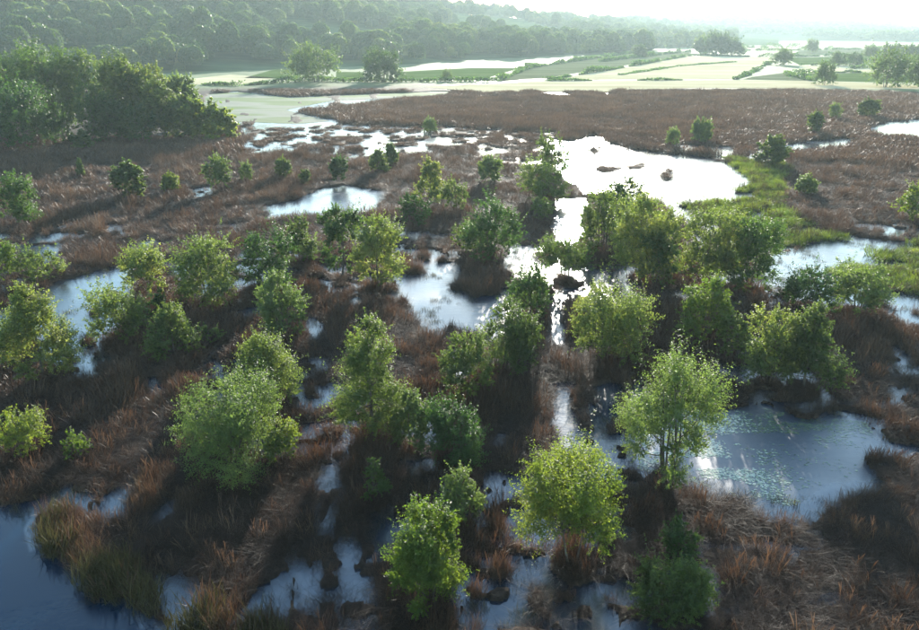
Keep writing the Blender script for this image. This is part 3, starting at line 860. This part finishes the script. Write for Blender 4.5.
# ------------------------------------------------------------------ fields
def field(name, pts, m, z, label):
    P = [ground_at(x, y, z) for x, y in pts]
    me = bpy.data.meshes.new(name)
    me.from_pydata([tuple(p) for p in P], [], [tuple(range(len(P)))])
    me.update()
    if me.polygons[0].normal.z < 0:
        me.flip_normals()
    o = link('field', me, m)
    tag(o, label, kind='structure')
    return o
field('field', [(548, 80), (610, 70), (690, 56), (782, 57.5), (770, 63), (748, 74), (735, 79)], M['straw'], 0.320, 'big pale straw field beyond the marsh')
field('field', [(425, 87), (548, 81), (735, 80), (822, 81), (925, 85), (925, 89), (700, 87.5), (600, 92), (540, 91), (480, 92)], M['straw'], 0.312, 'long straw strip along the far edge of the reeds')
field('field', [(530, 68), (640, 52), (692, 51), (690, 55), (604, 69), (545, 78), (500, 80)], M['pasture'], 0.316, 'pale pasture left of the big straw field')
field('field', [(752, 77), (790, 72), (815, 81), (742, 79.5)], M['pasture'], 0.316, 'pale wedge at the right corner of the straw field')
field('field', [(796, 74), (872, 73), (925, 76), (925, 83), (824, 81)], M['meadow'], 0.316, 'small green field behind the right field trees')
field('field', [(800, 66), (850, 66), (925, 62), (925, 73), (872, 72), (796, 73)], M['straw'], 0.308, 'pale field between the hedges on the right')
field('field', [(785, 58), (925, 54), (925, 60), (800, 65)], M['meadow'], 0.316, 'green field in the middle distance on the right')
field('field', [(800, 50), (925, 48.5), (925, 52.5), (790, 56)], M['pasture'], 0.316, 'far pale pasture on the right')
field('field', [(700, 48), (790, 46.5), (795, 50), (720, 51)], M['straw'], 0.312, 'far straw field behind the copse')
field('field', [(840, 45.5), (925, 45), (925, 47.5), (845, 47.5)], M['straw'], 0.312, 'farthest straw strip at the right edge')
field('field', [(244, 78), (282, 67), (300, 72), (302, 79)], M['meadow'], 0.316, 'bright green meadow left of the hill-foot pair of trees')
field('field', [(398, 72), (470, 68), (520, 68), (480, 80), (398, 81)], M['meadow'], 0.316, 'green meadow right of the hill-foot pair of trees')
field('field', [(336, 72), (364, 72), (364, 81), (336, 81)], M['meadow'], 0.316, 'strip of green meadow between the hill-foot pair of trees')

def mudflat_mat():
    m, N, L, out = mat('pale_mudflat')
    geo = N.new('ShaderNodeNewGeometry')
    mp = N.new('ShaderNodeMapping'); mp.inputs['Scale'].default_value = (0.03, 0.09, 1)
    L.new(geo.outputs['Position'], mp.inputs['Vector'])
    n1 = N.new('ShaderNodeTexNoise'); n1.inputs['Scale'].default_value = 1.0; n1.inputs['Detail'].default_value = 7
    L.new(mp.outputs[0], n1.inputs['Vector'])
    rp = ramp(N, [(0.30, (0.12, 0.125, 0.09)), (0.46, (0.17, 0.175, 0.125)), (0.54, (0.10, 0.135, 0.05)), (0.70, (0.07, 0.11, 0.03))])
    L.new(n1.outputs[0], rp.inputs[0])
    p = N.new('ShaderNodeBsdfPrincipled'); p.inputs['Roughness'].default_value = 0.9; p.inputs['Specular IOR Level'].default_value = 0.05
    L.new(rp.outputs[0], p.inputs['Base Color']); L.new(p.outputs[0], out.inputs[0])
    return m
M['mudflat'] = mudflat_mat()
o = field('mudflat', [(203, 95), (238, 92), (290, 98), (400, 93), (450, 91.5), (462, 93), (402, 97.5), (330, 101), (286, 110), (330, 121), (296, 124), (250, 122), (222, 122), (200, 112)], M['mudflat'], 0.03, 'pale mudflat with green algae streaks in front of the wooded hill')
o.name = 'mudflat'
field('field', [(190, 79), (230, 74.5), (276, 78), (240, 84.5), (195, 84.5)], M['straw'], 0.316, 'small bright clearing between the grove and the wooded hill')

# ------------------------------------------------------------------ trees and shrubs
FAR = {}
for i, ((name, x, fy, ty, w, lm, style, label, grp), (p, dist, H, W)) in enumerate(zip(TREES, placed)):
    far = dist > 85
    if not far:
        N = int(np.clip(w * (fy - ty) * 4.6, 3000, 42000))
        leaf = float(np.clip(0.0025 * dist, 0.08, 0.20))
        tm, cm = make_tree_meshes('tree%03d' % i, 1000 + i, H, W, N, leaf, style)
        sc = (1, 1, 1)
    else:
        key = (style, lm, i % 3 if style == 'tree' else i % 2, dist > 200, dist > 450)
        if key not in FAR:
            FAR[key] = make_tree_meshes('far_tree%03d' % i, 3000 + i, H, W, 21000 if style == 'tree' else (7500 if dist < 200 else 11000), 0.0024 * dist if style != 'tree' else 0.36, style) + (H, W)
        tm, cm, h0, w0 = FAR[key]
        sc = (W / w0, W / w0, H / h0)
    e = bpy.data.objects.new(name, None)
    e.empty_display_size = 0.3
    COL.objects.link(e)
    z = float(ground_z(np.array([p[0]]), np.array([p[1]]))[0])
    e.location = (p[0], p[1], z)
    e.rotation_euler = (0, 0, (i * 2.399) % 6.283 if style != 'lime' else 0.0)
    e.scale = sc
    tag(e, label, name, grp)
    link('trunk', tm, M['bark'], e)
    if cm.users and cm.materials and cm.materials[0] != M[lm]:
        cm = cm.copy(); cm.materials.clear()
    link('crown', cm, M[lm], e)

# ------------------------------------------------------------------ hedges
def hedge(px_pts, hgt, label, seed):
    rng = np.random.default_rng(seed)
    P = [ground_at(x, y, 0.3) for x, y in px_pts]
    cs, base = [], np.array(P[0])
    for a, b in zip(P[:-1], P[1:]):
        L = np.linalg.norm(b - a); n = int(L * 26)
        t = rng.uniform(0, 1, n)[:, None]
        q = a + (b - a) * t
        along = t[:, 0] * L
        big = fbm(along / 11 + seed * 3.1, along * 0 + seed, seed, 4)
        hh = hgt * np.clip(2.6 * (big - 0.30), 0.25, 1.7)
        q[:, 2] += rng.uniform(0, 1, n) ** 0.7 * hh
        q[:, :2] += rng.normal(size=(n, 2)) * 0.55 * (0.5 + hh[:, None] / hgt)
        cs.append(q[big > 0.36])
    C = np.concatenate(cs) - base
    V, F = leaf_quads(rng, C, unit(rng.normal(size=C.shape)), 0.8, 0.7)
    o = link('hedge', mesh_from('hedge', V, F, var=rng.uniform(0, 1, len(F))), M['leaf_dark'])
    o.location = base
    tag(o, label, 'hedge', 'field hedges')
hedge([(548, 80), (610, 70), (690, 56)], 2.0, 'long slanting hedge on the left side of the big straw field', 1)
hedge([(735, 79.5), (748, 74.5), (770, 63)], 1.6, 'hedge along the right side of the big straw field', 2)
hedge([(548, 81), (640, 80.5), (720, 80)], 0.7, 'low dark line of hedge along the bottom of the big straw field', 3)
hedge([(786, 75), (812, 81)], 1.8, 'short hedge left of the small green field', 4)
hedge([(796, 73.5), (872, 72.5)], 1.6, 'hedge along the top of the small green field', 5)
hedge([(800, 65.5), (850, 65.5), (925, 61)], 3.0, 'tall hedge crossing the right fields behind the largest field tree', 6)
hedge([(690, 55.5), (782, 57.5), (925, 53)], 3.0, 'hedge along the top of the big straw field running to the right edge', 7)
hedge([(500, 80), (530, 68), (640, 52)], 2.0, 'hedge between the green meadow and the pale pasture', 8)
hedge([(720, 51), (800, 50.5), (925, 48)], 4.0, 'far hazy hedge below the distant ridge', 9)
hedge([(300, 81), (345, 82), (440, 82), (500, 81)], 1.6, 'dark hedge in front of the hill-foot pair of trees', 10)
hedge([(196, 85), (240, 86), (300, 82)], 1.8, 'dark hedge by the small pale pool under the wooded hill', 11)

hedge([(620, 75), (680, 66), (735, 62)], 0.45, 'broken low hedge line crossing the middle of the big straw field', 12)
hedge([(600, 62), (690, 51.5)], 2.6, 'hedge along the upper rim of the pale pasture', 13)
hedge([(850, 69), (925, 66)], 2.4, 'hedge just above the largest right field tree', 14)
hedge([(740, 48), (800, 47)], 5.0, 'far hedge line right of the dark copse', 15)
hedge([(600, 49), (700, 47.5)], 5.0, 'far hedge line left of the dark copse', 16)
hedge([(840, 57), (925, 56)], 3.2, 'straggling hedge through the middle green field on the right', 17)

# ------------------------------------------------------------------ woodland on the hills
def dome_kind(seed, n=1500, leaf=0.95):
    """a rounded woodland crown: lumpy dome of leaf sprays, 10 m across, 11 m high"""
    rg = np.random.default_rng(seed)
    d = unit(rg.normal(size=(n, 3))); d[:, 2] = np.where(d[:, 2] < -0.25, -d[:, 2], d[:, 2])
    lump = np.zeros(n)
    for k in range(9):
        c = unit(rg.normal(size=3) + np.array([0, 0, 0.5]))
        lump = np.maximum(lump, rg.uniform(0.6, 1.0) * np.clip((d @ c - 0.55) / 0.45, 0, 1) ** 0.6)
    rad = 0.72 + 0.34 * lump - 0.12 * rg.uniform(0, 1, n) ** 2
    P = d * rad[:, None] * np.array([5.2, 5.2, 5.6]) + np.array([0, 0, 5.6])
    nr = unit(d + 0.55 * rg.normal(size=(n, 3)))
    D = unit(np.cross(nr, rg.normal(size=(n, 3))))
    S = np.cross(nr, D)
    sz = leaf * rg.uniform(0.6, 1.3, n)[:, None]
    V = np.stack([P - D * sz * .5, P + S * sz * .4, P + D * sz * .5, P - S * sz * .4], 1).reshape(-1, 3)
    return (mesh_from('wood_kind%d' % seed, V, np.arange(4 * n).reshape(n, 4), var=0.6 * rg.uniform() + 0.4 * rg.uniform(0, 1, n)), M['leaf_wood'])
kinds = [dome_kind(7000 + q) for q in range(7)]
rng = np.random.default_rng(77)
gx, gy = np.meshgrid(np.arange(-1250, 640, 7.6), np.arange(200, 1750, 7.6))
x = gx.ravel() + rng.uniform(-3.6, 3.6, gx.size); y = gy.ravel() + rng.uniform(-3.6, 3.6, gx.size)
a = np.arctan2(x, y); r = np.hypot(x, y)
ok = (a > HA[0] * 0.98) & (a < math.radians(19)) & (r > 330) & (r < 1750)
x, y, a, r = x[ok], y[ok], a[ok], r[ok]
b = np.interp(a, HA, HB); R = np.interp(a, HA, HR)
t = (r - b) / (R - b)
gap = fbm(x / 90, y / 90, 501, 3)
keep = (t > 0.02) & (t < 1.12) & (gap > 0.30 + 0.16 * sstep(math.radians(-8), math.radians(6), a)) & ~((t < 0.10) & (gap > 0.55))
x, y = x[keep], y[keep]
zz = np.maximum(hill_a(x, y), 0.0)
# the belt of trees along the foot of the hill
nb = 900
ub = rng.uniform(395, 650, nb)
vb = 58 - (ub - 395) * 0.030 + rng.normal(size=nb) * 1.1
pb = np.array([ground_at(u, v, 0.3) for u, v in zip(ub, vb)])
x = np.concatenate([x, pb[:, 0]]); y = np.concatenate([y, pb[:, 1]])
zz = np.concatenate([zz, np.maximum(hill_a(pb[:, 0], pb[:, 1]), 0.3)])
n = len(x)
s = (0.45 + 0.95 * rng.uniform(0, 1, n) ** 1.4)[:, None] * np.stack([rng.uniform(0.85, 1.15, n), rng.uniform(0.85, 1.15, n), rng.uniform(0.8, 1.3, n)], 1)
scatter('woodland', np.stack([x, y, zz - 0.6], 1), s, np.stack([np.zeros(n), np.zeros(n), rng.uniform(0, 6.28, n)], 1), kinds, 'continuous broadleaf woodland covering the left hillside')

n = 9000
a = rng.uniform(BA[0], BA[-1] * 0.96, n)
r = np.sqrt(rng.uniform(1250 ** 2, 2850 ** 2, n))
x, y = r * np.sin(a), r * np.cos(a)
gap = fbm(x / 260, y / 130, 601, 3)
keep = (gap > 0.62 - 0.42 * sstep(1450, 2200, r))
x, y = x[keep], y[keep]
zz = np.maximum(hill_b(x, y), 0.2)
n = len(x)
s = rng.uniform(1.0, 1.9, n)[:, None] * np.array([1.3, 1.3, 0.9])
scatter('far_woodland', np.stack([x, y, zz - 0.6], 1), s, np.stack([np.zeros(n), np.zeros(n), rng.uniform(0, 6.28, n)], 1), kinds[:3], 'hazy distant woods and copses on the far ridge')

# ------------------------------------------------------------------ reeds, rushes, sedge
rng = np.random.default_rng(5)
def kind(nm, m, parts):
    V, F, var, off = [], [], [], 0
    for (v, f, q) in parts:
        V.append(v); F.append(f + off); var.append(q); off += len(v)
    return (mesh_from(nm, np.concatenate(V), np.concatenate(F), var=np.concatenate(var)), M[m])
UP = [kind('upright%d' % k, 'reed', [blades(rng, 60, 0.42, 0.80, 0.0075, 0.35, 0.4, 3), blades(rng, 9, 0.40, 1.0, 0.009, 0.25, 0.2, 3, plume=2.2), blades(rng, 40, 0.5, 0.55, 0.008, 0.8, 1.0, 3)]) for k in range(5)]
LO = [kind('lodged%d' % k, 'fallen', [blades(rng, 84, 0.50, 0.70, 0.0052, 0.9, 1.1, 4), blades(rng, 30, 0.5, 0.5, 0.0055, 0.5, 0.8, 3), blades(rng, 16, 0.6, 0.8, 0.0055, 1.1, 1.3, 4)]) for k in range(5)]
FARR = [kind('reed_patch%d' % k, 'reed', [blades(rng, 110, 1.5, 0.95, 0.035, 0.35, 0.4, 2, plume=1.3), blades(rng, 50, 1.6, 0.7, 0.04, 0.8, 1.0, 2)]) for k in range(4)]
RU = [kind('rushes%d' % k, 'rush', [blades(rng, 60, 0.42, 0.85, 0.015, 0.25, 0.3, 3), blades(rng, 10, 0.42, 0.6, 0.012, 0.6, 0.8, 3)]) for k in range(4)]
SE = [kind('sedge%d' % k, 'sedge', [blades(rng, 90, 0.75, 0.55, 0.022, 0.45, 0.6, 2)]) for k in range(4)]

def neighbour_wet(x, y, d=0.55):
    return sum(wet_map(x + a, y + b)[0] for a, b in ((d, 0), (-d, 0), (0, d), (0, -d * 1.6))) / 4

def put(name, x, y, base_scale, kinds_, label, zoff=0.0, tall=None, tilt=0.10):
    n = len(x)
    z = np.maximum(ground_z(x, y), -0.25) + zoff
    s = base_scale * rng.uniform(0.75, 1.3, n)
    if tall is None: tall = np.ones(n)
    scl = np.stack([s, s, s * tall * rng.uniform(0.8, 1.15, n)], 1)
    rot = np.stack([rng.normal(size=n) * tilt, rng.normal(size=n) * tilt, rng.uniform(0, 6.283, n)], 1)
    return scatter(name, np.stack([x, y, z], 1), scl, rot, kinds_, label)

# near marsh, both standing and lodged
x, y = sample_wedge(rng, 10, 62, 8.0, math.radians(54))
wet, sed = wet_map(x, y)
px, py = project(x, y, 0 * x)
lod = fbm(x / 5.0, y / 5.0, 801, 3)
lodge_bias = 0.13 * sstep(640, 760, px) * (py > 500) + 0.10 * sstep(300, 420, py) * (px > 250)
olive = (inpoly(px, py, SPIT) | inpoly(px, py, [(165, 598), (260, 598), (300, 700), (165, 700)]))
dry = (wet < 0.45) & ~sed
isl = dry & (lod > 0.56 - lodge_bias) & ~olive
upm = dry & ~isl & ~olive
tallv = np.clip(0.3 + 1.6 * (fbm(x / 3, y / 3, 811, 4) - 0.2), 0.35, 1.5)
shr = 1 - 0.5 * neighbour_wet(x, y)
put('standing_reeds', x[upm], y[upm], shr[upm], UP, 'dead brown reeds standing thickly in the near marsh', tall=tallv[upm])
put('lodged_reeds', x[isl], y[isl], shr[isl], LO + UP[:1], 'collapsed reddish brown reeds lying in mats in the near marsh', tall=0.85 * np.ones(isl.sum()))
m = dry & olive
put('olive_rushes', x[m], y[m], 1.0, UP[:4] + RU, 'olive brown rushes on the spit beside the dark blue lake', tall=1.05 * np.ones(m.sum()))
# thin emergent stalks in flooded ground
x, y = sample_wedge(rng, 16, 75, 5.0)
wet, sed = wet_map(x, y)
px, py = project(x, y, 0 * x)
lake = inpoly(px, py, OPEN[0]) | inpoly(px, py, [(712, 420), (880, 425), (870, 470), (800, 500), (740, 490), (712, 470)])
thin = fbm(x / 2.0, y / 2.0, 821, 3)
openw = np.zeros(x.shape, bool)
for poly in OPEN: openw |= inpoly(px, py, poly)
m = (wet >= 0.45) & (thin > np.where(openw & ~((py > 480) & (px > 300)), 0.60, np.where(openw, 0.42, 0.37))) & ~lake
put('emergent_rushes', x[m], y[m], 0.55, RU + LO[:3], 'thin rushes poking out of the flooded patches')
# middle distance
x, y = sample_wedge(rng, 62, 125, 2.6, math.radians(47))
wet, sed = wet_map(x, y)
m = (wet < 0.45) & ~sed
tallv = np.clip(0.2 + 1.5 * (fbm(x / 5, y / 5, 811, 4) - 0.18), 0.25, 1.5)
shr = 1 - 0.5 * neighbour_wet(x, y, 0.9)
put('middle_reeds', x[m], y[m], 1.2 * shr[m], UP + LO, 'brown reed bed across the middle distance', tall=tallv[m])
# far
x, y = sample_wedge(rng, 122, 268, 0.62)
wet, sed = wet_map(x, y)
px, py = project(x, y, 0 * x)
m = (wet < 0.45) & ~sed & ((py > 92) | (px < 180)) & ~((px < 215) & (py < 140))
tus = inpoly(px, py, HALF[3][0]) | inpoly(px, py, OPEN[24])
m &= ~(inpoly(px, py, OPEN[24]))
tallv = (0.45 + 0.7 * fbm(x / 14, y / 14, 811, 3)) * np.where(tus, 0.9, 1.0)
put('far_reeds', x[m], y[m], np.where(tus, 0.5, 1.1)[m], FARR, 'wide far reed bed in front of the farmland', tall=tallv[m])
# sedge meadow
x, y = sample_wedge(rng, 40, 130, 3.2)
wet, sed = wet_map(x, y)
m = sed & (wet < 0.5)
put('green_sedge', x[m], y[m], 1.0, SE + RU[:1], 'bright green sedge meadow between the white pools', tall=0.3 + 1.3 * fbm(x[m] / 2.2, y[m] / 1.2, 831, 2))

# floating leaves on the blue pond
def film_mat():
    m, N, L, out = mat('floating_leaf')
    at = N.new('ShaderNodeAttribute'); at.attribute_name = 'var'
    rp = ramp(N, [(0.0, (0.05, 0.085, 0.04)), (0.45, (0.12, 0.15, 0.08)), (0.55, (0.20, 0.23, 0.13)), (1.0, (0.38, 0.38, 0.28))])
    L.new(at.outputs['Fac'], rp.inputs[0])
    p = N.new('ShaderNodeBsdfPrincipled'); p.inputs['Roughness'].default_value = 0.22
    L.new(rp.outputs[0], p.inputs['Base Color']); L.new(p.outputs[0], out.inputs[0])
    return m

def floating():
    rg = np.random.default_rng(9)
    pts = []
    poly = [(706, 412), (742, 404), (800, 416), (868, 422), (876, 440), (860, 470), (800, 505), (762, 508), (722, 490), (640, 470), (640, 395)]
    pale = []
    while len(pts) < 6000:
        u, v = rg.uniform(620, 886), rg.uniform(380, 512)
        if not inpoly(np.array([u]), np.array([v]), poly)[0]: continue
        p = ground_at(u, v, 0.004)
        d = fbm(np.array([p[0] / 1.6]), np.array([p[1] / 0.8]), 901, 3)[0]
        left = 1 - sstep(715, 790, u - 0.5 * (v - 440))
        dens = max(0.75 * left * sstep(0.36, 0.55, d), 0.40 * (1 - sstep(432, 452, v)) * sstep(0.42, 0.56, d), 0.07 * sstep(0.45, 0.6, d))
        if rg.uniform() > dens: continue
        pts.append(p); pale.append(rg.uniform(0.6, 1.0) if rg.uniform() < 0.9 * left else rg.uniform(0, 0.5))
    P = np.array(pts); n = len(P)
    s = rg.uniform(0.018, 0.05, n) * rg.uniform(0.7, 1.3, n)
    k = 6
    V = []
    for j in range(k):
        an = j * 2 * np.pi / k + rg.uniform(0, 6.28, n) * 0 + rg.uniform(-0.2, 0.2, n)
        V.append(P + np.stack([np.cos(an) * s * 1.3, np.sin(an) * s, rg.uniform(0.0, 0.012, n)], 1))
    V = np.stack(V, 1).reshape(-1, 3)
    F = np.arange(n * k).reshape(n, k)
    o = link('floating_weed', mesh_from('floating_weed', V, F, var=pale), film_mat())
    tag(o, 'small floating leaves scattered over the blue pond', kind='stuff')
floating()

# ------------------------------------------------------------------ haze
def haze_box():
    x0, x1, y0, y1, z0, z1 = -9500, 9500, -9500, 9500, -2.5, 150
    v = [(x0, y0, z0), (x1, y0, z0), (x1, y1, z0), (x0, y1, z0), (x0, y0, z1), (x1, y0, z1), (x1, y1, z1), (x0, y1, z1)]
    f = [(0, 3, 2, 1), (4, 5, 6, 7), (0, 1, 5, 4), (1, 2, 6, 5), (2, 3, 7, 6), (3, 0, 4, 7)]
    m, N, L, out = mat('haze')
    pv = N.new('ShaderNodeVolumePrincipled')
    pv.inputs['Color'].default_value = (0.76, 0.96, 0.97, 1)
    pv.inputs['Density'].default_value = 0.00018
    pv.inputs['Anisotropy'].default_value = 0.30
    L.new(pv.outputs[0], out.inputs['Volume'])
    o = link('haze', mesh_from('haze', v, f), m)
    tag(o, 'pale morning haze lying over the whole marsh and hills', kind='stuff')
haze_box()
